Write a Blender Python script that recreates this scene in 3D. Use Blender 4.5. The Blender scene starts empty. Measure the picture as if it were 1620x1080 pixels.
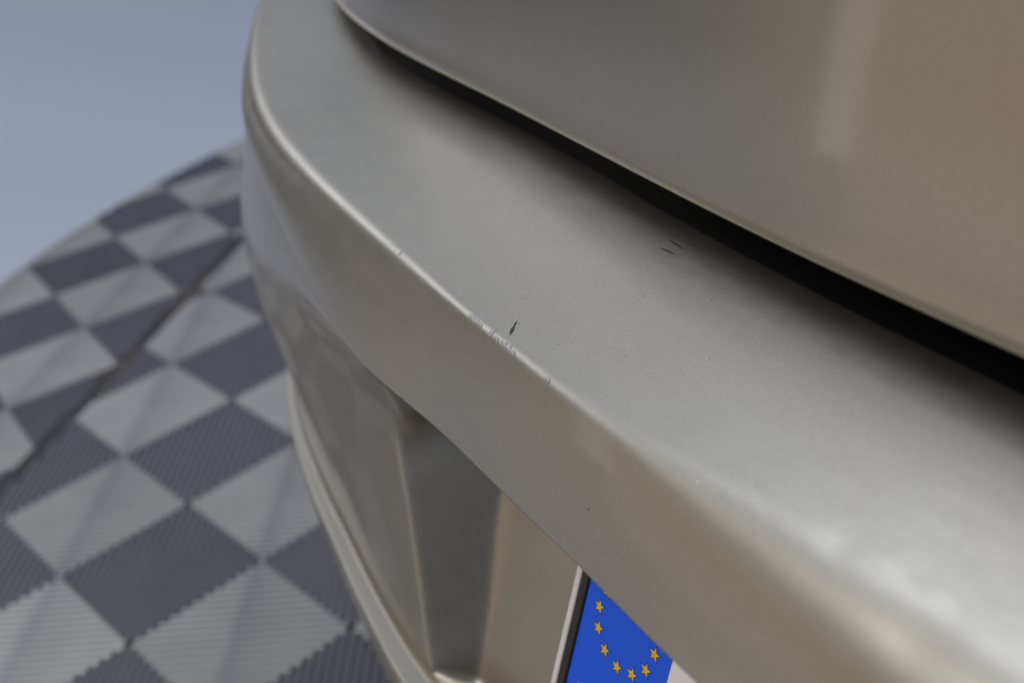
import bpy, bmesh, math, random
import numpy as np
from mathutils import Vector, Matrix
from mathutils.bvhtree import BVHTree

random.seed(7)
sc = bpy.context.scene
C = sc.collection

# ------------------------------------------------------------------ camera
# world frame: X along the car's tail, Y into the car, Z up, metres
cam_d = bpy.data.cameras.new("camera")
cam = bpy.data.objects.new("camera", cam_d)
C.objects.link(cam)
right = Vector((0.5509, 0.8271, -0.1116))
down = Vector((0.3594, -0.3558, -0.8627))
fwd = Vector((-0.7532, 0.4352, -0.4932))
cam.matrix_world = Matrix(((right.x, -down.x, -fwd.x, 0.2359),
                           (right.y, -down.y, -fwd.y, -0.1668),
                           (right.z, -down.z, -fwd.z, 0.7820),
                           (0, 0, 0, 1)))
cam_d.sensor_width = 36.0
cam_d.lens = 40.0
cam_d.clip_start = 0.01
cam_d.clip_end = 200.0
cam_d.dof.use_dof = True
cam_d.dof.focus_distance = 0.425
cam_d.dof.aperture_fstop = 6.6
cam_d.dof.aperture_blades = 7
sc.camera = cam

# ------------------------------------------------------------------ world + lamps
w = bpy.data.worlds.new("World")
sc.world = w
w.use_nodes = True
bg = w.node_tree.nodes["Background"]
bg.inputs[0].default_value = (0.66, 0.73, 0.88, 1)
bg.inputs[1].default_value = 0.13


def area(name, loc, target, size, size_y, power, col):
    d = bpy.data.lights.new(name, 'AREA')
    d.shape = 'RECTANGLE'
    d.size = size
    d.size_y = size_y
    d.energy = power
    d.color = col
    o = bpy.data.objects.new(name, d)
    C.objects.link(o)
    o.location = loc
    o.rotation_euler = (Vector(target) - Vector(loc)).to_track_quat('-Z', 'Y').to_euler()
    return o


area("ceiling_softbox", (-1.9, 1.2, 3.0), (-1.9, 1.2001, 0.0), 6.0, 3.6, 36, (0.73, 0.805, 1.0))
area("ledge_fill", (-0.68, 0.36, 2.8), (0.0, 0.1, 0.5), 1.1, 0.9, 13.5, (0.84, 0.895, 1.0))  # unseen lamp, added to brighten the ledge and shoulder towards the near right
area("far_floor_fill", (-5.4, -1.2, 3.5), (-4.7, 0.9, 0.0), 2.8, 1.8, 68, (0.88, 0.89, 0.97))  # no window: unseen fill added for the far floor and the crease line
area("front_fill", (-0.3, -1.8, 2.9), (-0.6, 0.1, 0.2), 1.3, 1.2, 32, (1.0, 0.98, 0.96))  # unseen lamp added from high behind to lift the plate and tiles
area("warm_strip", (-1.20, -1.05, 0.80), (0.0, 0.05, 0.62), 0.10, 1.0, 0.36, (1.0, 0.93, 0.80))
area("warm_panel", (-0.69, -1.40, 0.57), (0.0, 0.05, 0.58), 1.22, 1.08, 1.95, (1.0, 0.74, 0.38))
sp_d = bpy.data.lights.new("warm_fill_spot", 'SPOT')  # unseen spot, added to warm the floor that the recess rim reflects
sp_d.energy = 140
sp_d.color = (1.0, 0.76, 0.42)
sp_d.spot_size = math.radians(30)
sp_d.spot_blend = 1.0
sp_d.shadow_soft_size = 0.06
sp_o = bpy.data.objects.new("warm_fill_spot", sp_d)
C.objects.link(sp_o)
sp_o.location = (-0.30, -1.35, 1.6)
sp_o.rotation_euler = (Vector((-0.33, -0.62, 0.0)) - Vector(sp_o.location)).to_track_quat('-Z', 'Y').to_euler()

sc.view_settings.view_transform = 'Standard'
sc.view_settings.look = 'None'
sc.view_settings.exposure = 0.0
sc.view_settings.gamma = 1.0
sc.cycles.use_denoising = True


# ------------------------------------------------------------------ helpers
def link(o, parent=None):
    C.objects.link(o)
    if parent is not None:
        o.parent = parent
    return o


def mesh_obj(name, verts, faces, mat, parent=None, smooth=False):
    me = bpy.data.meshes.new(name)
    me.from_pydata([tuple(map(float, v)) for v in verts], [], faces)
    me.update()
    if mat:
        me.materials.append(mat)
    if smooth:
        me.polygons.foreach_set("use_smooth", [True] * len(me.polygons))
    return link(bpy.data.objects.new(name, me), parent)


def empty(name, label, cat, loc=(0, 0, 0)):
    o = bpy.data.objects.new(name, None)
    C.objects.link(o)
    o.location = loc
    o.empty_display_size = 0.1
    o["label"] = label
    o["category"] = cat
    return o


def nd(nt, t, **kw):
    n = nt.nodes.new(t)
    for k, v in kw.items():
        setattr(n, k, v)
    return n


def base_mat(name, col, rough=0.5, metal=0.0, coat=0.0, spec=0.5):
    m = bpy.data.materials.new(name)
    m.use_nodes = True
    b = m.node_tree.nodes["Principled BSDF"]
    b.inputs["Base Color"].default_value = (*col, 1)
    b.inputs["Roughness"].default_value = rough
    b.inputs["Metallic"].default_value = metal
    b.inputs["Coat Weight"].default_value = coat
    b.inputs["Coat Roughness"].default_value = 0.06
    b.inputs["Specular IOR Level"].default_value = spec
    return m, m.node_tree, b


def tex_noise(nt, scale, detail=4, rough=0.55, stretch=None):
    co = nd(nt, 'ShaderNodeTexCoord')
    n = nd(nt, 'ShaderNodeTexNoise')
    n.inputs['Scale'].default_value = scale
    n.inputs['Detail'].default_value = detail
    n.inputs['Roughness'].default_value = rough
    if stretch:
        mp = nd(nt, 'ShaderNodeMapping')
        mp.inputs['Scale'].default_value = stretch[0]
        mp.inputs['Rotation'].default_value = stretch[1]
        nt.links.new(co.outputs['Object'], mp.inputs[0])
        nt.links.new(mp.outputs[0], n.inputs['Vector'])
    else:
        nt.links.new(co.outputs['Object'], n.inputs['Vector'])
    return n


def ramp(nt, src, stops):
    r = nd(nt, 'ShaderNodeValToRGB')
    e = r.color_ramp.elements
    while len(e) < len(stops):
        e.new(0.5)
    for k, (p, c) in enumerate(stops):
        e[k].position = p
        e[k].color = c if len(c) == 4 else (*c, 1)
    nt.links.new(src, r.inputs[0])
    return r


def mix(nt, a, b, fac, mode='MIX'):
    m = nd(nt, 'ShaderNodeMix', data_type='RGBA', blend_type=mode)
    for sock, v in ((m.inputs[0], fac), (m.inputs[6], a), (m.inputs[7], b)):
        if hasattr(v, 'is_output'):
            nt.links.new(v, sock)
        elif isinstance(v, (int, float)):
            sock.default_value = v
        else:
            sock.default_value = (*v, 1)
    return m.outputs[2]


# ------------------------------------------------------------------ materials
def paint_mat(name, wear):
    m, nt, b = base_mat(name, (0.5, 0.47, 0.41), 0.40, 0.93, 0.9 if not wear else 0.45)
    b.inputs["Coat Roughness"].default_value = 0.09
    # metal flake
    co = nd(nt, 'ShaderNodeTexCoord')
    vo = nd(nt, 'ShaderNodeTexVoronoi')
    vo.inputs['Scale'].default_value = 2600
    nt.links.new(co.outputs['Object'], vo.inputs['Vector'])
    fl = ramp(nt, vo.outputs['Color'], [(0.0, (0.335, 0.313, 0.264)), (1.0, (0.425, 0.398, 0.338))])
    col = fl.outputs[0]
    if wear:
        # hazy rubbed patches and dust
        n1 = tex_noise(nt, 26, 6, 0.6)
        r1 = ramp(nt, n1.outputs['Fac'], [(0.40, (0, 0, 0)), (0.68, (1, 1, 1))])
        col = mix(nt, col, (0.56, 0.55, 0.52), mix(nt, (0, 0, 0), (0.05, 0.05, 0.05), r1.outputs[0]))
        n2 = tex_noise(nt, 420, 2, 0.5)
        r2 = ramp(nt, n2.outputs['Fac'], [(0.755, (0, 0, 0)), (0.80, (1, 1, 1))])
        col = mix(nt, col, (0.12, 0.11, 0.10), mix(nt, (0, 0, 0), (0.45, 0.45, 0.45), r2.outputs[0]))
        n5 = tex_noise(nt, 170, 6, 0.65)
        r5 = ramp(nt, n5.outputs['Fac'], [(0.35, (0.985, 0.985, 0.985)), (0.65, (1.01, 1.01, 1.01))])
        col = mix(nt, col, r5.outputs[0], 1.0, 'MULTIPLY')
        n3 = tex_noise(nt, 60, 3, 0.6, ((1.0, 2.5, 2.0), (0, 0, 0.7)))
        rr = nd(nt, 'ShaderNodeMapRange')
        rr.inputs[1].default_value = 0.3
        rr.inputs[2].default_value = 0.75
        rr.inputs[3].default_value = 0.42
        rr.inputs[4].default_value = 0.48
        nt.links.new(n3.outputs['Fac'], rr.inputs[0])
        nt.links.new(rr.outputs[0], b.inputs['Roughness'])
        bp = nd(nt, 'ShaderNodeBump')
        bp.inputs['Strength'].default_value = 0.05
        bp.inputs['Distance'].default_value = 0.0006
        n4 = tex_noise(nt, 900, 3, 0.6)
        nt.links.new(n4.outputs['Fac'], bp.inputs['Height'])
        nt.links.new(bp.outputs[0], b.inputs['Normal'])
        ge = nd(nt, 'ShaderNodeNewGeometry')
        sg = nd(nt, 'ShaderNodeSeparateXYZ')
        nt.links.new(ge.outputs['Normal'], sg.inputs[0])
        cr = nd(nt, 'ShaderNodeMapRange', interpolation_type='SMOOTHSTEP')
        for q_, v_ in ((1, 0.55), (2, 0.97), (3, 0.09), (4, 0.34)):     # settled dust hazes what faces up
            cr.inputs[q_].default_value = v_
        nt.links.new(sg.outputs['Z'], cr.inputs[0])
        nt.links.new(cr.outputs[0], b.inputs['Coat Roughness'])
    nt.links.new(col, b.inputs['Base Color'])
    return m


M_bumper = paint_mat("bumper_paint", True)
M_tail = paint_mat("tailgate_paint", False)
M_dark, _, _ = base_mat("underbody_black", (0.012, 0.012, 0.012), 0.8)
M_chip, _, _ = base_mat("bare_plastic", (0.03, 0.028, 0.026), 0.7)
M_scr, _, _ = base_mat("scratch_grey", (0.045, 0.045, 0.043), 0.7, spec=0.1)
M_flake, _, _ = base_mat("lifted_paint", (0.40, 0.39, 0.36), 0.5, 0.5)
M_smear, _, _ = base_mat("scuffed_primer", (0.27, 0.262, 0.24), 0.55, 0.75)
M_dust, _, _ = base_mat("dust_pale", (0.75, 0.73, 0.65), 0.7)
M_rust, _, _ = base_mat("rust_speck", (0.30, 0.12, 0.04), 0.8)
M_holder, _, _ = base_mat("holder_white", (0.84, 0.81, 0.77), 0.45)
M_black, _, _ = base_mat("holder_black", (0.016, 0.015, 0.014), 0.45)
M_white, _, _ = base_mat("plate_white", (0.94, 0.915, 0.89), 0.35, coat=0.3)
M_blue, nt, b = base_mat("plate_blue", (0.010, 0.125, 0.92), 0.45, spec=0.25)
M_gold, _, _ = base_mat("star_gold", (0.88, 0.56, 0.03), 0.4)
M_outl, _, _ = base_mat("star_outline_navy", (0.006, 0.014, 0.06), 0.5)


def tile_mat(name, top, low, band, spec):
    m, nt, b = base_mat(name, top, 0.42, 0.0, 0.0, spec)
    n1 = tex_noise(nt, 14, 5, 0.6)
    oi = nd(nt, 'ShaderNodeObjectInfo')
    r1 = ramp(nt, n1.outputs['Fac'], [(0.3, low), (0.7, top)])
    col = r1.outputs[0]
    hs = nd(nt, 'ShaderNodeHueSaturation')
    mr = nd(nt, 'ShaderNodeMapRange')
    mr.inputs[3].default_value = 0.9
    mr.inputs[4].default_value = 1.1
    nt.links.new(oi.outputs['Random'], mr.inputs[0])
    nt.links.new(mr.outputs[0], hs.inputs['Value'])
    nt.links.new(col, hs.inputs['Color'])
    col = hs.outputs[0]
    if band:  # soft shading of a diagonal crease, painted into the tile colour
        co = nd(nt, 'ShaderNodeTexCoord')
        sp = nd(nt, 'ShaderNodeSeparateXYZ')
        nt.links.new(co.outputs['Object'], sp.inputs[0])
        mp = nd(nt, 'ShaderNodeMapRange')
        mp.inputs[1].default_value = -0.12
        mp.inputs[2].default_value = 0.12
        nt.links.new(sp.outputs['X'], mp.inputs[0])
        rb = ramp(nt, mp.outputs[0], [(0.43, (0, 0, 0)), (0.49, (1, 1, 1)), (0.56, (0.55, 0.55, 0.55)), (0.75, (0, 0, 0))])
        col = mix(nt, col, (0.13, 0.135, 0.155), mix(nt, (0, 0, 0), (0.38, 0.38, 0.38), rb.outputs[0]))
    nt.links.new(col, b.inputs['Base Color'])
    return m


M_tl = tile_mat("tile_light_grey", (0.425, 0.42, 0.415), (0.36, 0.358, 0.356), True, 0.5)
M_td = tile_mat("tile_dark_grey", (0.150, 0.148, 0.168), (0.123, 0.122, 0.138), False, 0.4)
M_plat, _, _ = base_mat("platform_grey", (0.19, 0.19, 0.20), 0.6)
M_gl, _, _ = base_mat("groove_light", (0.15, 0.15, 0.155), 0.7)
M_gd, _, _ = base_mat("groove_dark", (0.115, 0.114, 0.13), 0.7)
M_seam, nt, b = base_mat("seam_strip", (0.05, 0.05, 0.05), 0.6)
n = tex_noise(nt, 7, 3, 0.5)
r = ramp(nt, n.outputs['Fac'], [(0.46, (0.030, 0.031, 0.035)), (0.66, (0.085, 0.06, 0.048))])
nt.links.new(r.outputs[0], b.inputs['Base Color'])
M_floor, nt, b = base_mat("studio_floor_paint", (0.6, 0.63, 0.70), 0.55)
n = tex_noise(nt, 0.8, 4, 0.5)
r = ramp(nt, n.outputs['Fac'], [(0.3, (0.50, 0.535, 0.63)), (0.7, (0.53, 0.56, 0.645))])
nt.links.new(r.outputs[0], b.inputs['Base Color'])

# ------------------------------------------------------------------ setting: studio floor and turntable
TT_Z = 0.0
GA = math.radians(10.6)      # tile grid against the car


def grid2car(x, y):
    dx, dy = x - 1.0529, y + 0.2001
    return (dx * math.cos(GA) - dy * math.sin(GA), dx * math.sin(GA) + dy * math.cos(GA))


floor = mesh_obj("floor", [(-14, -14, -0.035), (14, -14, -0.035), (14, 14, -0.035), (-14, 14, -0.035)], [(0, 1, 2, 3)], M_floor)
floor["kind"] = "structure"

tt = empty("turntable", "low round turntable under the car, checkered with ribbed light and dark grey squares", "turntable")
tcx, tcy = grid2car(1.04 * 0.8, 1.328 * 0.8)
TR = 1.785
vs, fs = [], []
NSEG = 180
for z, rr in ((-0.035, TR + 0.012), (-0.010, TR + 0.012), (-0.0062, TR + 0.006)):
    for k in range(NSEG):
        a = 2 * math.pi * k / NSEG
        vs.append((tcx + rr * math.cos(a), tcy + rr * math.sin(a), z))
for lv in range(2):
    for k in range(NSEG):
        fs.append((lv * NSEG + k, lv * NSEG + (k + 1) % NSEG, (lv + 1) * NSEG + (k + 1) % NSEG, (lv + 1) * NSEG + k))
fs.append(tuple(2 * NSEG + k for k in range(NSEG)))
mesh_obj("platform", vs, fs, M_plat, tt)

# seam line between the two tile panels
s0 = Vector((*grid2car(-0.077 * 0.8, -0.172 * 0.8), 0))
s1 = Vector((*grid2car(-0.559 * 0.8, 0.563 * 0.8), 0))
sd = (s1 - s0).normalized()
sn = Vector((sd.y, -sd.x, 0))          # towards the near panel
SW = 0.0105


def clip_seg(p, q, side, half=0.0):
    """clip segment p-q to the disc and to one side of the seam; returns (t0,t1) or None"""
    t0, t1 = 0.0, 1.0
    d = q - p
    a, b = (p - s0).dot(sn) * side - SW - half, d.dot(sn) * side
    if abs(b) > 1e-9:
        t = -a / b
        if b > 0:
            t0 = max(t0, t)
        else:
            t1 = min(t1, t)
    elif a < 0:
        return None
    c = Vector((tcx, tcy, 0))
    m = p - c
    A, B, Cc = d.dot(d), 2 * m.dot(d), m.dot(m) - TR * TR
    disc = B * B - 4 * A * Cc
    if disc <= 0:
        return None
    t0 = max(t0, (-B - math.sqrt(disc)) / (2 * A))
    t1 = min(t1, (-B + math.sqrt(disc)) / (2 * A))
    return (t0, t1) if t1 - t0 > 1e-3 else None


TS = 0.16
NR = 24
PITCH = TS * math.sqrt(2) / NR
RIB_H = 0.0026


def tile_mesh(name, rng, wfrac, mat):
    """rng: per rib (y, x0, x1) in tile coordinates: ribs run along local X"""
    vs, fs = [], []
    hw0, hw1 = PITCH * (wfrac * 0.5 + 0.10), PITCH * wfrac * 0.5
    # thin carrier slab under each rib (stepped outline), then the rib itself
    for (y, x0, x1) in rng:
        k = len(vs)
        h = PITCH * 0.5
        vs += [(x0, y - h, -RIB_H), (x1, y - h, -RIB_H), (x1, y + h, -RIB_H), (x0, y + h, -RIB_H)]
        fs.append((k, k + 1, k + 2, k + 3))
        k = len(vs)
        vs += [(x0, y - hw0, -RIB_H), (x1, y - hw0, -RIB_H), (x1, y + hw0, -RIB_H), (x0, y + hw0, -RIB_H),
               (x0, y - hw1, 0), (x1, y - hw1, 0), (x1, y + hw1, 0), (x0, y + hw1, 0)]
        fs += [(k + 4, k + 5, k + 6, k + 7), (k, k + 1, k + 5, k + 4), (k + 1, k + 2, k + 6, k + 5),
               (k + 2, k + 3, k + 7, k + 6), (k + 3, k, k + 4, k + 7)]
    me = bpy.data.meshes.new(name)
    me.from_pydata(vs, [], fs)
    me.update()
    me.materials.append(mat)
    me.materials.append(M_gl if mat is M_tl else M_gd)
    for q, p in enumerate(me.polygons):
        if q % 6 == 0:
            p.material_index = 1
    return me


HD = TS * math.sqrt(2) / 2
full = {}
panels = [((0.0, 0.0), 0.0, 1), ((-0.655 * 0.8, 0.392 * 0.8), math.radians(-8.0), -1)]
ntile = 0
for (ox, oy), ang, side in panels:
    for i in range(-16, 16):
        for j in range(-16, 16):
            light = (i + j) % 2 != 0
            cx, cy = (i + 0.5) * TS, (j + 0.5) * TS
            gx = ox + cx * math.cos(ang) - cy * math.sin(ang)
            gy = oy + cx * math.sin(ang) + cy * math.cos(ang)
            wx, wy = grid2car(gx, gy)
            if wx > -0.02 or (wx - tcx) ** 2 + (wy - tcy) ** 2 > (TR + 0.13) ** 2:
                continue
            if wy > 1.9 or wy < -0.9:
                continue
            ctr = Vector((wx, wy, TT_Z))
            rot = ang + GA + (math.radians(45) if light else math.radians(-45))
            ex = Vector((math.cos(rot), math.sin(rot), 0))
            ey = Vector((-math.sin(rot), math.cos(rot), 0))
            rng, cut = [], False
            for k in range(NR):
                y = (k + 0.5) * PITCH - HD
                L = HD - abs(y)
                p, q = ctr + ex * -L + ey * y, ctr + ex * L + ey * y
                p.z = q.z = 0
                c = clip_seg(p, q, side, 0.0)
                if c is None:
                    cut = True
                    continue
                x0, x1 = -L + 2 * L * max(0, c[0]), -L + 2 * L * min(1, c[1])
                if c[0] > 0 or c[1] < 1:
                    cut = True
                if x1 - x0 > 0.004:
                    rng.append((y, x0, x1))
            if not rng:
                continue
            if cut:
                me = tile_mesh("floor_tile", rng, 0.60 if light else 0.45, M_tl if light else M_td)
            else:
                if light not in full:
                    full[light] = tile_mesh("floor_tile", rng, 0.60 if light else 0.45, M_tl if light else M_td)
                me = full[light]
            o = link(bpy.data.objects.new("floor_tile", me), tt)
            o.location = ctr + Vector((0, 0, -0.0004 * random.random()))
            o.rotation_euler = (0, 0, rot)
            ntile += 1

a, bb = s0 - sd * 1.0, s0 + sd * 2.4
ca = clip_seg(a, bb, 1, -SW * 1.01)
p, q = a + (bb - a) * ca[0], a + (bb - a) * ca[1]
vs = []
for P in (p, q):
    for o_, z in ((-SW, -0.0055), (-SW * 0.8, -0.0040), (SW * 0.8, -0.0040), (SW, -0.0055)):
        vs.append((P.x + sn.x * o_, P.y + sn.y * o_, z))
mesh_obj("seam_strip", vs, [(0, 1, 5, 4), (1, 2, 6, 5), (2, 3, 7, 6)], M_seam, tt)

# ------------------------------------------------------------------ car
car = empty("car", "champagne silver car tail with a scuffed rear bumper, parked on the turntable", "car", (0.2, 0.3, 0))
CAR_OFF = Vector((0.2, 0.3, 0))
XM = 0.20      # centre line


def finish(o):
    """parent to the car while keeping world coordinates in the mesh"""
    o.parent = car
    o.matrix_parent_inverse = Matrix.Translation(-CAR_OFF)
    return o


def smooth1(v, sig):
    k = np.arange(-3 * sig, 3 * sig + 1)
    g = np.exp(-0.5 * (k / sig) ** 2)
    g /= g.sum()
    p = np.pad(v, 3 * sig, mode='reflect', reflect_type='odd')
    return np.convolve(p, g, mode='valid')


# plan of the bumper's shoulder crease, from the centre line to the side of the car
BX = [(0.2, -0.0012), (0.1, -0.0004), (0.0, 0.0028), (-0.05, 0.0062), (-0.1, 0.0104), (-0.16, 0.0156), (-0.21, 0.0192),
      (-0.255, 0.0222), (-0.296, 0.0265), (-0.33, 0.0312), (-0.358, 0.0372), (-0.386, 0.0445), (-0.4134, 0.0535),
      (-0.4637, 0.0757), (-0.517, 0.1055), (-0.56, 0.14), (-0.60, 0.19), (-0.63, 0.26), (-0.645, 0.35), (-0.65, 0.5), (-0.652, 0.62)]
bx = np.array(BX)
sl = np.r_[0, np.cumsum(np.hypot(*np.diff(bx, axis=0).T))]
sden = np.arange(0, sl[-1], 0.001)
px = smooth1(np.interp(sden, sl, bx[:, 0]), 18)
py = smooth1(np.interp(sden, sl, bx[:, 1]), 18)
tx, ty = np.gradient(px), np.gradient(py)
tl = np.hypot(tx, ty)
tx, ty = tx / tl, ty / tl
nx, ny = ty, -tx                       # outward: at the centre T=(-1,0) -> N=(0,1)?
if ny[0] > 0:
    nx, ny = -nx, -ny


def key(pairs, sig=14):
    p = sorted(pairs)
    xs, vs_ = np.array([a for a, _ in p]), np.array([b for _, b in p])
    return smooth1(np.interp(px, xs, vs_), sig)


zc = key([(0.2, 0.58), (-0.12, 0.58), (-0.16, 0.582), (-0.21, 0.585), (-0.296, 0.591), (-0.358, 0.596), (-0.413, 0.603),
          (-0.464, 0.612), (-0.517, 0.622), (-0.6, 0.64), (-0.65, 0.66)])
shr = key([(0.2, 0.021), (0.1, 0.0175), (0.05, 0.0125), (0.01, 0.0072), (-0.03, 0.0042), (-0.1, 0.0033), (-0.2, 0.0045), (-0.4, 0.0078), (-0.65, 0.008)])
olow = key([(0.2, 0.0175), (0.04, 0.0175), (-0.005, 0.0155), (-0.059, 0.0165), (-0.105, 0.0172), (-0.137, 0.020), (-0.183, 0.0245), (-0.231, 0.0245), (-0.30, 0.0210), (-0.36, 0.0175), (-0.45, 0.014), (-0.65, 0.010)])
zlow = key([(0.2, 0.53), (-0.23, 0.53), (-0.30, 0.536), (-0.35, 0.542), (-0.42, 0.550), (-0.65, 0.57)])
rlow = key([(0.2, 0.0022), (-0.15, 0.0024), (-0.18, 0.004), (-0.23, 0.012), (-0.3, 0.024), (-0.4, 0.030), (-0.65, 0.030)], 8)
otail = key([(0.2, 0.0718), (0.085, 0.0721), (0.037, 0.0729), (-0.022, 0.0742), (-0.078, 0.0754), (-0.15, 0.0776), (-0.227, 0.0773), (-0.266, 0.0753), (-0.313, 0.0725), (-0.35, 0.0682), (-0.394, 0.0635), (-0.431, 0.058), (-0.467, 0.052), (-0.52, 0.046), (-0.65, 0.04)])
ztail = key([(0.2, 0.612), (-0.15, 0.612), (-0.227, 0.615), (-0.266, 0.617), (-0.313, 0.619), (-0.35, 0.622), (-0.394, 0.624), (-0.431, 0.626), (-0.467, 0.629), (-0.52, 0.64), (-0.65, 0.69)])
risek = key([(0.2, 0.0145), (-0.2, 0.0145), (-0.3, 0.0115), (-0.4, 0.0075), (-0.5, 0.005), (-0.65, 0.005)])
olip = key([(0.2, 0.030), (-0.19, 0.0365), (-0.31, 0.0255), (-0.38, 0.0255), (-0.46, 0.031), (-0.52, 0.036), (-0.65, 0.03)])
lipw = key([(0.2, 0.016), (-0.17, 0.016), (-0.23, 0.0135), (-0.29, 0.0125), (-0.36, 0.011), (-0.44, 0.008), (-0.52, 0.005), (-0.65, 0.005)])
zlip = key([(0.2, 0.34), (-0.19, 0.34), (-0.31, 0.345), (-0.38, 0.35), (-0.46, 0.355), (-0.53, 0.36), (-0.65, 0.36)])

depk = key([(0.2, 0.0105), (-0.19, 0.0105), (-0.23, 0.0070), (-0.30, 0.000), (-0.36, -0.0040), (-0.45, -0.008), (-0.65, -0.008)])
insk = key([(0.2, 0.003), (-0.20, 0.003), (-0.30, 0.001), (-0.40, 0.0), (-0.65, 0.0)])

TAU = math.radians(20.6)
tanT = math.tan(TAU)


def yback(z):
    return 0.0222 + 0.037 * math.cos(TAU) + tanT * (z - 0.4635 + 0.037 * math.sin(TAU))


def soft(x, e):
    return 0.5 * (x + math.sqrt(x * x + e * e))


def gfun(X, z):
    Xo = np.interp(z, [0.335, 0.370, 0.414, 0.455, 0.478, 0.488, 0.496, 0.503], [-0.1700, -0.1785, -0.1930, -0.2010, -0.2000, -0.1965, -0.1905, -0.1820])
    Xi = np.interp(z, [0.339, 0.381, 0.413, 0.433, 0.50], [-0.1566, -0.1608, -0.1667, -0.1694, -0.1715])
    g = (soft(X - Xo, 0.0026) - soft(X - Xi, 0.0030)) / (Xi - Xo)
    return min(1.0, max(0.0, g))


def bez(p0, p1, p2, n, first=True):
    out = []
    for k in range(0 if first else 1, n + 1):
        t = k / n
        out.append(((1 - t) ** 2 * p0[0] + 2 * t * (1 - t) * p1[0] + t * t * p2[0],
                    (1 - t) ** 2 * p0[1] + 2 * t * (1 - t) * p1[1] + t * t * p2[1]))
    return out


def edge_start(k):
    """where the fascia ends and the bottom radius of the overhang begins"""
    z0, ol, zl, rl = zc[k], olow[k], zlow[k], rlow[k]
    u = min(1.0, max(0.0, (z0 - zl - rl) / (z0 - zl)))
    return (ol * (1 - (1 - u) * 0.75) - 0.0003, zl + rl)


def section(k):
    """outline of the bumper at station k: list of (offset outward, z) for the upper part,
    then world points for the lower part"""
    z0, r, ol, zl, rl = zc[k], shr[k], olow[k], zlow[k], rlow[k]
    up = []
    wl = otail[k]
    rise = risek[k]
    # rolled inner edge down into the gap
    up += [(-(wl + 0.034), z0 + rise - 0.075), (-(wl + 0.033), z0 + rise - 0.04), (-(wl + 0.030), z0 + rise - 0.018),
           (-(wl + 0.024), z0 + rise - 0.007), (-(wl + 0.016), z0 + rise - 0.0015)]
    # ledge, faintly crowned
    n = 26
    lz = lambda u: z0 + rise * (1.12 * u - 0.12 * u * u)
    for q in range(n + 1):
        u = 1.0 - q / n
        o = -(wl + 0.008) * u
        if -o < r * 1.02:
            o = -r * 1.02 - 1e-5 * (n - q)
            u = -o / (wl + 0.008)
        up.append((o, lz(u)))
    # shoulder
    fd = Vector((ol * 1.5, zl - z0)).normalized()
    ps = (-r, lz(r / (wl + 0.008)))
    pe = (fd.x * r, z0 + fd.y * r)
    up += bez(ps, (0.0, z0 + 0.0003), pe, 12)
    # fascia
    mid = ((pe[0] + ol) / 2 + 0.0022, (pe[1] + zl + rl) / 2)
    le = edge_start(k)
    up += bez(pe, mid, le, 18, False)
    return up


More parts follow.
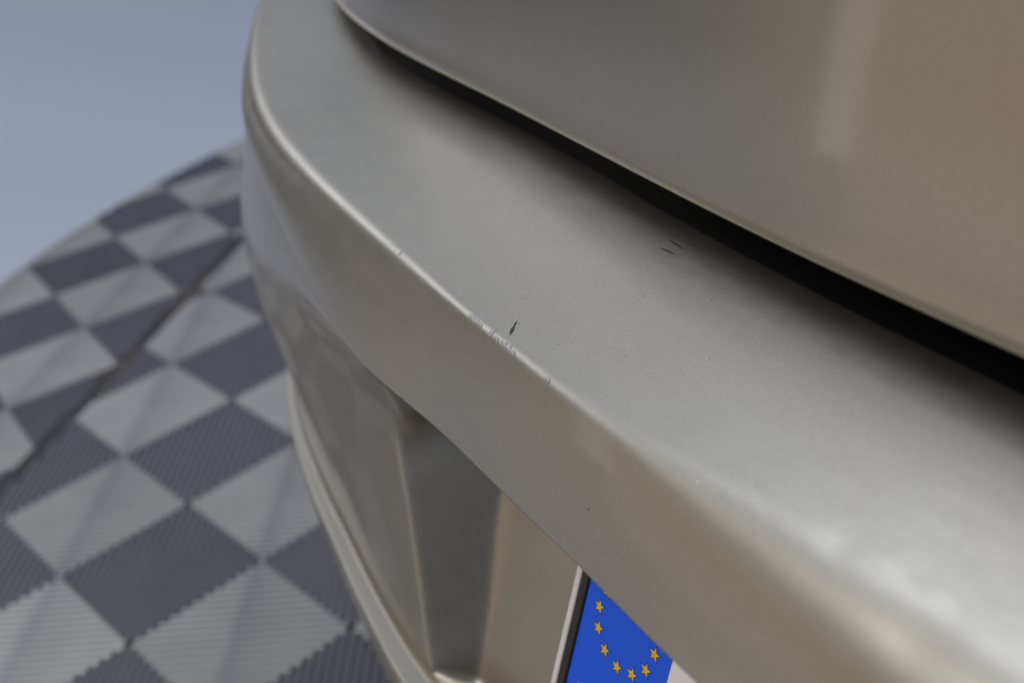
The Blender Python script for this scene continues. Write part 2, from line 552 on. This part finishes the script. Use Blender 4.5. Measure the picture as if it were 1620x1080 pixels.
def lower(k):
    ol, zl, rl = olow[k], zlow[k], rlow[k]
    X, Y = px[k], py[k]
    N = Vector((nx[k], ny[k], 0))

    def P(o, z):
        return Vector((X + N.x * o, Y + N.y * o, z))
    dep = depk[k]
    es = edge_start(k)
    S_out = (ol - dep, zl - 0.020)
    gt = gfun(X, 0.503)
    S_rec = Vector((X, yback(zl - 0.003), zl - 0.003))
    pts = []
    # bottom radius of the overhang: one curve down to the top of the lower surface outside the
    # recess, a tight radius and a flat underside inside it
    recc, recp = (ol, zl), (ol - rl, zl)
    for q in range(1, 16):
        t = q / 15
        a_ = ((1 - t) ** 2 * es[0] + 2 * t * (1 - t) * ol + t * t * S_out[0],
              (1 - t) ** 2 * es[1] + 2 * t * (1 - t) * zl + t * t * S_out[1])
        if q <= 8:
            u = q / 8
            b_ = ((1 - u) ** 2 * es[0] + 2 * u * (1 - u) * recc[0] + u * u * recp[0],
                  (1 - u) ** 2 * es[1] + 2 * u * (1 - u) * recc[1] + u * u * recp[1])
            B = P(*b_)
        else:
            B = P(*recp).lerp(S_rec, (q - 8) / 7)
        pts.append(P(*a_).lerp(B, gt))
    # lower surface / recess
    oi = olip[k] - lipw[k]
    zi = zlip[k] + 0.006
    n = 30
    for q in range(1, n + 1):
        t = q / n
        hl = S_out[1] - zi
        sl0 = (S_out[0] - ol) / (zl - S_out[1]) * 0.9
        h00, h10 = 2 * t ** 3 - 3 * t * t + 1, t ** 3 - 2 * t * t + t
        h01, h11 = -2 * t ** 3 + 3 * t * t, t ** 3 - t * t
        zo = S_out[1] - hl * t
        oo = h00 * S_out[0] + h10 * hl * sl0 + h01 * oi + h11 * hl * 0.10
        A = P(oo, zo)
        zr = S_rec.z + (zlip[k] - 0.003 - S_rec.z) * t
        B = Vector((X, yback(zr), zr))
        g = gfun(X, zr)
        if B.y < A.y:
            B.y = A.y
        # raised bead along the opening
        Xe = np.interp(zr, [0.335, 0.370, 0.414, 0.455, 0.478, 0.488, 0.496, 0.503], [-0.1700, -0.1785, -0.1930, -0.2010, -0.2000, -0.1965, -0.1905, -0.1820])
        bead = 0.0011 * math.exp(-((X - Xe + 0.0022) / 0.0026) ** 2)
        A = A + N * bead
        pts.append(A.lerp(B, g))
    # lip
    lw = lipw[k]
    lip = bez((oi, zi), (oi + lw * 0.04, zlip[k] + 0.0003), (oi + lw * 0.28, zlip[k]), 8, False)
    lip += bez((oi + lw * 0.80, zlip[k] - 0.0003), (olip[k], zlip[k] - 0.0005), (olip[k], zlip[k] - 0.005), 8)
    lip += [(olip[k] - 0.001, zlip[k] - 0.02), (olip[k] - 0.006, zlip[k] - 0.06), (olip[k] - 0.016, zlip[k] - 0.11),
            (olip[k] - 0.022, zlip[k] - 0.122), (olip[k] - 0.06, zlip[k] - 0.125)]
    for (o, z) in lip:
        pts.append(P(o, z))
    return pts


# stations (indices into the dense curve): fine round the recess end and where dents sit
idx, k = [0], 0
while k < len(px) - 40:
    X = px[k]
    k += 1 if -0.205 < X < -0.115 else (3 if X > -0.42 else 6)
    idx.append(min(k, len(px) - 1))
DENTS = [(0.080, 0.0125, 0.0050, 0.00022), (0.100, 0.016, 0.0055, 0.00026), (0.112, 0.004, 0.010, 0.0003)]
half = []
for k in idx:
    N = Vector((nx[k], ny[k], 0))
    col = [Vector((px[k] + N.x * o, py[k] + N.y * o, z)) for o, z in section(k)] + lower(k)
    for v in col[:52]:
        for dx, dy, rr, dp in DENTS:
            d2 = ((v.x - dx) ** 2 + ((v.y - dy) * 1.3) ** 2) / (rr * rr)
            if d2 < 6 and v.z > 0.56:
                v.z -= dp * math.exp(-d2)
                v.y += dp * 0.5 * math.exp(-d2)
    half.append(col)
NRW = len(half[0])
cols = [[Vector((2 * XM - v.x, v.y, v.z)) for v in c] for c in reversed(half[1:])] + half
vs = [v for c in cols for v in c]
fs = []
for c in range(len(cols) - 1):
    for q in range(NRW - 1):
        a0 = c * NRW + q
        fs.append((a0, a0 + 1, a0 + NRW + 1, a0 + NRW))
bumper = mesh_obj("bumper_cover", vs, fs, M_bumper, None, True)
finish(bumper)
bumper["label"] = "scuffed champagne silver bumper cover with a chipped shoulder edge"
bvh = BVHTree.FromPolygons(vs, fs)


def child(o, par):
    o.parent = par
    o.matrix_parent_inverse = Matrix.Translation(-CAR_OFF) if par is car else Matrix.Identity(4)
    return o


def on_top(x, y):
    h = bvh.ray_cast(Vector((x, y, 0.9)), Vector((0, 0, -1)))
    return (h[0], h[1] if h[1].z > 0 else -h[1])


def patch(name, outline, mat, lift=0.00015, thick=0.0):
    """thin irregular flake laid on the ledge: outline of (x,y) points"""
    cx = sum(p[0] for p in outline) / len(outline)
    cy = sum(p[1] for p in outline) / len(outline)
    vs = []
    c, n_ = on_top(cx, cy)
    vs.append(c + n_ * (lift + thick))
    for x, y in outline:
        p, n_ = on_top(x, y)
        vs.append(p + n_ * (lift + thick * 0.6))
    for x, y in outline:
        p, n_ = on_top(x, y)
        vs.append(p - n_ * 0.0002)
    n = len(outline)
    fs = [(0, 1 + k, 1 + (k + 1) % n) for k in range(n)]
    fs += [(1 + k, 1 + n + k, 1 + n + (k + 1) % n, 1 + (k + 1) % n) for k in range(n)]
    return child(mesh_obj(name, vs, fs, mat), bumper)


def sliver(x0, y0, x1, y1, wid, n=6, jit=0.15):
    """outline of a tapering mark from (x0,y0) to (x1,y1)"""
    d = Vector((x1 - x0, y1 - y0))
    nn = Vector((-d.y, d.x)).normalized()
    a_, b_ = [], []
    for k in range(n + 1):
        t = k / n
        ww = wid * math.sin(math.pi * (0.04 + 0.92 * t)) * (1 + jit * random.uniform(-1, 1))
        pt = Vector((x0, y0)) + d * t
        a_.append(tuple(pt + nn * ww))
        b_.append(tuple(pt - nn * ww))
    return a_ + b_[::-1]


o = patch("paint_chip", sliver(-0.0758, 0.0128, -0.0794, 0.0174, 0.00075), M_chip)
o["label"] = "dark lens-shaped paint chip"
patch("scuff_mark", sliver(-0.0788, 0.0165, -0.0806, 0.0192, 0.00040), M_scr, 0.0001)
patch("scratch", sliver(-0.0740, 0.0868, -0.0630, 0.0850, 0.00036), M_scr)
patch("scratch", sliver(-0.0722, 0.0810, -0.0632, 0.0808, 0.00034), M_scr)
for (x, y, s) in ((-0.029, 0.068, 0.00030), (-0.052, 0.056, 0.00025), (-0.09, 0.03, 0.0002), (-0.03, 0.03, 0.0002), (-0.005, 0.045, 0.00025), (-0.055, 0.02, 0.00022), (-0.12, 0.05, 0.0002)):
    patch("dust_speck", [(x + s * math.cos(t), y + s * 0.7 * math.sin(t)) for t in (0.2, 1.3, 2.5, 3.6, 5.0)], M_scr)
def edge_flake(pts2, kk, mat):
    """ragged flake over the shoulder edge: (x, v) with v measured across the edge, inwards"""
    dirn = Vector((0, 0.7071, -0.7071))
    acr = Vector((0, 0.7071, 0.7071))
    vs = []
    ring_ = []
    for x, v in pts2:
        y0 = float(np.interp(-x, -px[:400], py[:400]))
        st_ = Vector((x, y0, zc[kk])) + acr * v - dirn * 0.05
        h = bvh.ray_cast(st_, dirn)
        ring_.append(h[0] - dirn * 0.00018)
    cen = sum(ring_, Vector()) / len(ring_)
    vs = [cen - dirn * 0.0003] + ring_
    n = len(ring_)
    child(mesh_obj("paint_flake", vs, [(0, 1 + k, 1 + (k + 1) % n) for k in range(n)], mat), bumper)


# lifted paint along the shoulder edge
for (x, w_, dy) in ((-0.0990, 0.0030, 0.0022), (-0.0955, 0.0020, 0.0016), (-0.0925, 0.0016, 0.0012), (-0.0838, 0.0014, 0.0034), (-0.0795, 0.0016, 0.0012),
                    (-0.0762, 0.0012, 0.0010), (-0.0735, 0.0013, 0.0022), (-0.0700, 0.0010, 0.0018), (-0.0668, 0.0014, 0.0010), (-0.0430, 0.0014, 0.0012), (-0.1660, 0.0008, 0.0030)):
    kk = int(np.argmin(np.abs(px[:400] - x)))
    pts_ = []
    for t in range(7):
        u = t / 6
        pts_.append((x + w_ * (u - 0.5) * 2, -0.0012 + 0.0007 * random.random()))
    for t in range(7):
        u = 1 - t / 6
        pts_.append((x + w_ * (u - 0.5) * 1.7, 0.85 * dy * (0.6 + 0.4 * random.random()) * math.sin(math.pi * (0.1 + 0.8 * u))))
    edge_flake(pts_, kk, M_flake)
patch("dust_speck", [(0.0335 + 0.0005 * math.cos(t), 0.0054 + 0.0005 * math.sin(t)) for t in (0, 1.2, 2.4, 3.7, 5.1)], M_dust, 0.0002)


def on_face(x, z):
    h = bvh.ray_cast(Vector((x, -0.4, z)), Vector((0, 1, 0)))
    return h[0]


for (x, z, s, m_) in ((-0.006, 0.553, 0.0004, M_rust), (0.012, 0.548, 0.00018, M_scr)):
    vs = [on_face(x, z) + Vector((0, -0.0003, 0))]
    for t in range(6):
        p_ = on_face(x + s * math.cos(t * 1.05), z + s * 1.4 * math.sin(t * 1.05))
        vs.append(p_ + Vector((0, -0.00012, 0)))
    child(mesh_obj("dust_speck", vs, [(0, 1 + t, 1 + (t + 1) % 6) for t in range(6)], m_), bumper)

# tailgate: skin with a rolled lower hem, following the bumper's plan
half = []
for k in idx:
    if px[k] < -0.60:
        break
    N = Vector((nx[k], ny[k], 0))
    zt, wt = ztail[k], otail[k]
    rh = 0.010
    lean = 0.08
    sec = [(-(wt + 0.060), zt + 0.020), (-(wt + 0.030), zt + 0.006), (-(wt + 0.012), zt + 0.0010)]
    sec += bez((-(wt + 0.010), zt + 0.0006), (-wt + 0.0006, zt - 0.0004), (-(wt + 0.0022), zt + rh), 12)
    for q in range(1, 29):
        h = 0.42 * (q / 28) ** 1.25
        sec.append((-(wt + 0.0022) - lean * h - 0.75 * h * h, zt + rh + h))
    half.append([Vector((px[k] + N.x * o_, py[k] + N.y * o_, z)) for o_, z in sec])
NT = len(half[0])
cols = [[Vector((2 * XM - v.x, v.y, v.z)) for v in c] for c in reversed(half[1:])] + half
vs = [v for c in cols for v in c]
fs = [(c * NT + q, c * NT + q + 1, (c + 1) * NT + q + 1, (c + 1) * NT + q) for c in range(len(cols) - 1) for q in range(NT - 1)]
tg = finish(mesh_obj("tailgate", vs, fs, M_tail, None, True))
tg["label"] = "smooth beige silver tailgate above the dark gap"

# dark body shell behind the gap and under the bumper
vs, fs = [], []
ring = [(-0.56, 0.22), (-0.40, 0.13), (-0.15, 0.115), (0.55, 0.115), (0.80, 0.13), (0.96, 0.22), (0.99, 1.5), (-0.59, 1.5)]
for z in (0.20, 0.60, 0.66):
    for x, y in ring:
        vs.append((x, y + (0.03 if z > 0.64 else 0), z))
n = len(ring)
for lv in range(2):
    for q in range(n):
        fs.append((lv * n + q, lv * n + (q + 1) % n, (lv + 1) * n + (q + 1) % n, (lv + 1) * n + q))
fs += [tuple(range(n))[::-1], tuple(range(2 * n, 3 * n))]
finish(mesh_obj("underbody", vs, fs, M_dark))

# ------------------------------------------------------------------ licence plate
PC = Vector((-0.0315, 0.0222, 0.4635))       # centre of the ring of stars
PH = Vector((1, 0, 0))
PW = Vector((0, math.sin(TAU), math.cos(TAU)))
PN = Vector((0, -math.cos(TAU), math.sin(TAU)))


def pp(x, y, d=0.0):
    return PC + PH * x + PW * y + PN * d


def slab(name, x0, x1, y0, y1, d0, d1, mat, parent, bev=0.0):
    vs = [pp(x, y, d0) for x, y in ((x0, y0), (x1, y0), (x1, y1), (x0, y1))]
    vs += [pp(x, y, d1 - bev) for x, y in ((x0, y0), (x1, y0), (x1, y1), (x0, y1))]
    b_ = bev
    vs += [pp(x, y, d1) for x, y in ((x0 + b_, y0 + b_), (x1 - b_, y0 + b_), (x1 - b_, y1 - b_), (x0 + b_, y1 - b_))]
    fs = [(3, 2, 1, 0), (8, 9, 10, 11)]
    for q in range(4):
        fs.append((q, (q + 1) % 4, 4 + (q + 1) % 4, 4 + q))
        fs.append((4 + q, 4 + (q + 1) % 4, 8 + (q + 1) % 4, 8 + q))
    return mesh_obj(name, vs, fs, mat, parent)


XL, XR, YT, YB = -0.0255, 0.500, 0.034, -0.090
plate = slab("license_plate", XL, XR, YB, YT, -0.0015, 0.0, M_white, None, 0.0004)
finish(plate)
plate["label"] = "white licence plate with a blue starred band in a black holder"


def pchild(o):
    o.parent = plate
    return o


pchild(slab("plate_holder", XL - 0.0052, XR + 0.0052, YB - 0.006, YT + 0.005, -0.0165, -0.0016, M_black, None, 0.0006))
pchild(slab("holder_trim", XL - 0.0094, XL - 0.00525, YB - 0.006, YT + 0.005, -0.0165, 0.0006, M_holder, None, 0.0008))
pchild(slab("holder_rim", XL - 0.0052, XL - 0.0002, YB - 0.006, YT + 0.005, -0.0016, 0.0012, M_black, None, 0.0006))
pchild(slab("blue_band", XL + 0.0002, 0.0258, YB + 0.0006, YT - 0.0006, 0.00002, 0.00025, M_blue, None, 0.00005))


def star(name, cx, cy, r, d, mat):
    vs = [pp(cx, cy, d + 0.00006)]
    for k in range(10):
        rr = r if k % 2 == 0 else r * 0.42
        a_ = math.pi / 2 + k * math.pi / 5
        vs.append(pp(cx + rr * math.cos(a_), cy + rr * math.sin(a_), d))
    return pchild(mesh_obj(name, vs, [(0, 1 + k, 1 + (k + 1) % 10) for k in range(10)], mat))


for k in range(12):
    a_ = k * math.pi / 6
    cx, cy = 0.017 * math.cos(a_), 0.017 * math.sin(a_)
    star("star_outline", cx, cy, 0.0037, 0.00032, M_outl)
    star("star", cx, cy, 0.0029, 0.00042, M_gold)

# country letter below the stars
lx, ly, lw, lh, st = -0.0185, -0.0370, 0.019, 0.030, 0.0048
outer = [(lx, ly - lh), (lx, ly)]
inner = [(lx + st, ly - lh + st), (lx + st, ly - st)]
for k in range(9):
    a_ = math.pi / 2 - k * math.pi / 8
    outer.append((lx + lw * 0.42 + lw * 0.58 * math.cos(a_), ly - lh / 2 + lh / 2 * math.sin(a_)))
    inner.append((lx + lw * 0.42 + (lw * 0.58 - st) * math.cos(a_), ly - lh / 2 + (lh / 2 - st) * math.sin(a_)))
n = len(outer)
vs = [pp(x, y, 0.0004) for x, y in outer + inner]
pchild(mesh_obj("country_letter", vs, [(q, (q + 1) % n, n + (q + 1) % n, n + q) for q in range(n)], M_white))

for o in bpy.data.objects:
    if o.type == 'MESH' and o.name.startswith(("bumper_cover", "tailgate")):
        bm = bmesh.new()
        bm.from_mesh(o.data)
        bmesh.ops.recalc_face_normals(bm, faces=bm.faces)
        bm.to_mesh(o.data)
        bm.free()
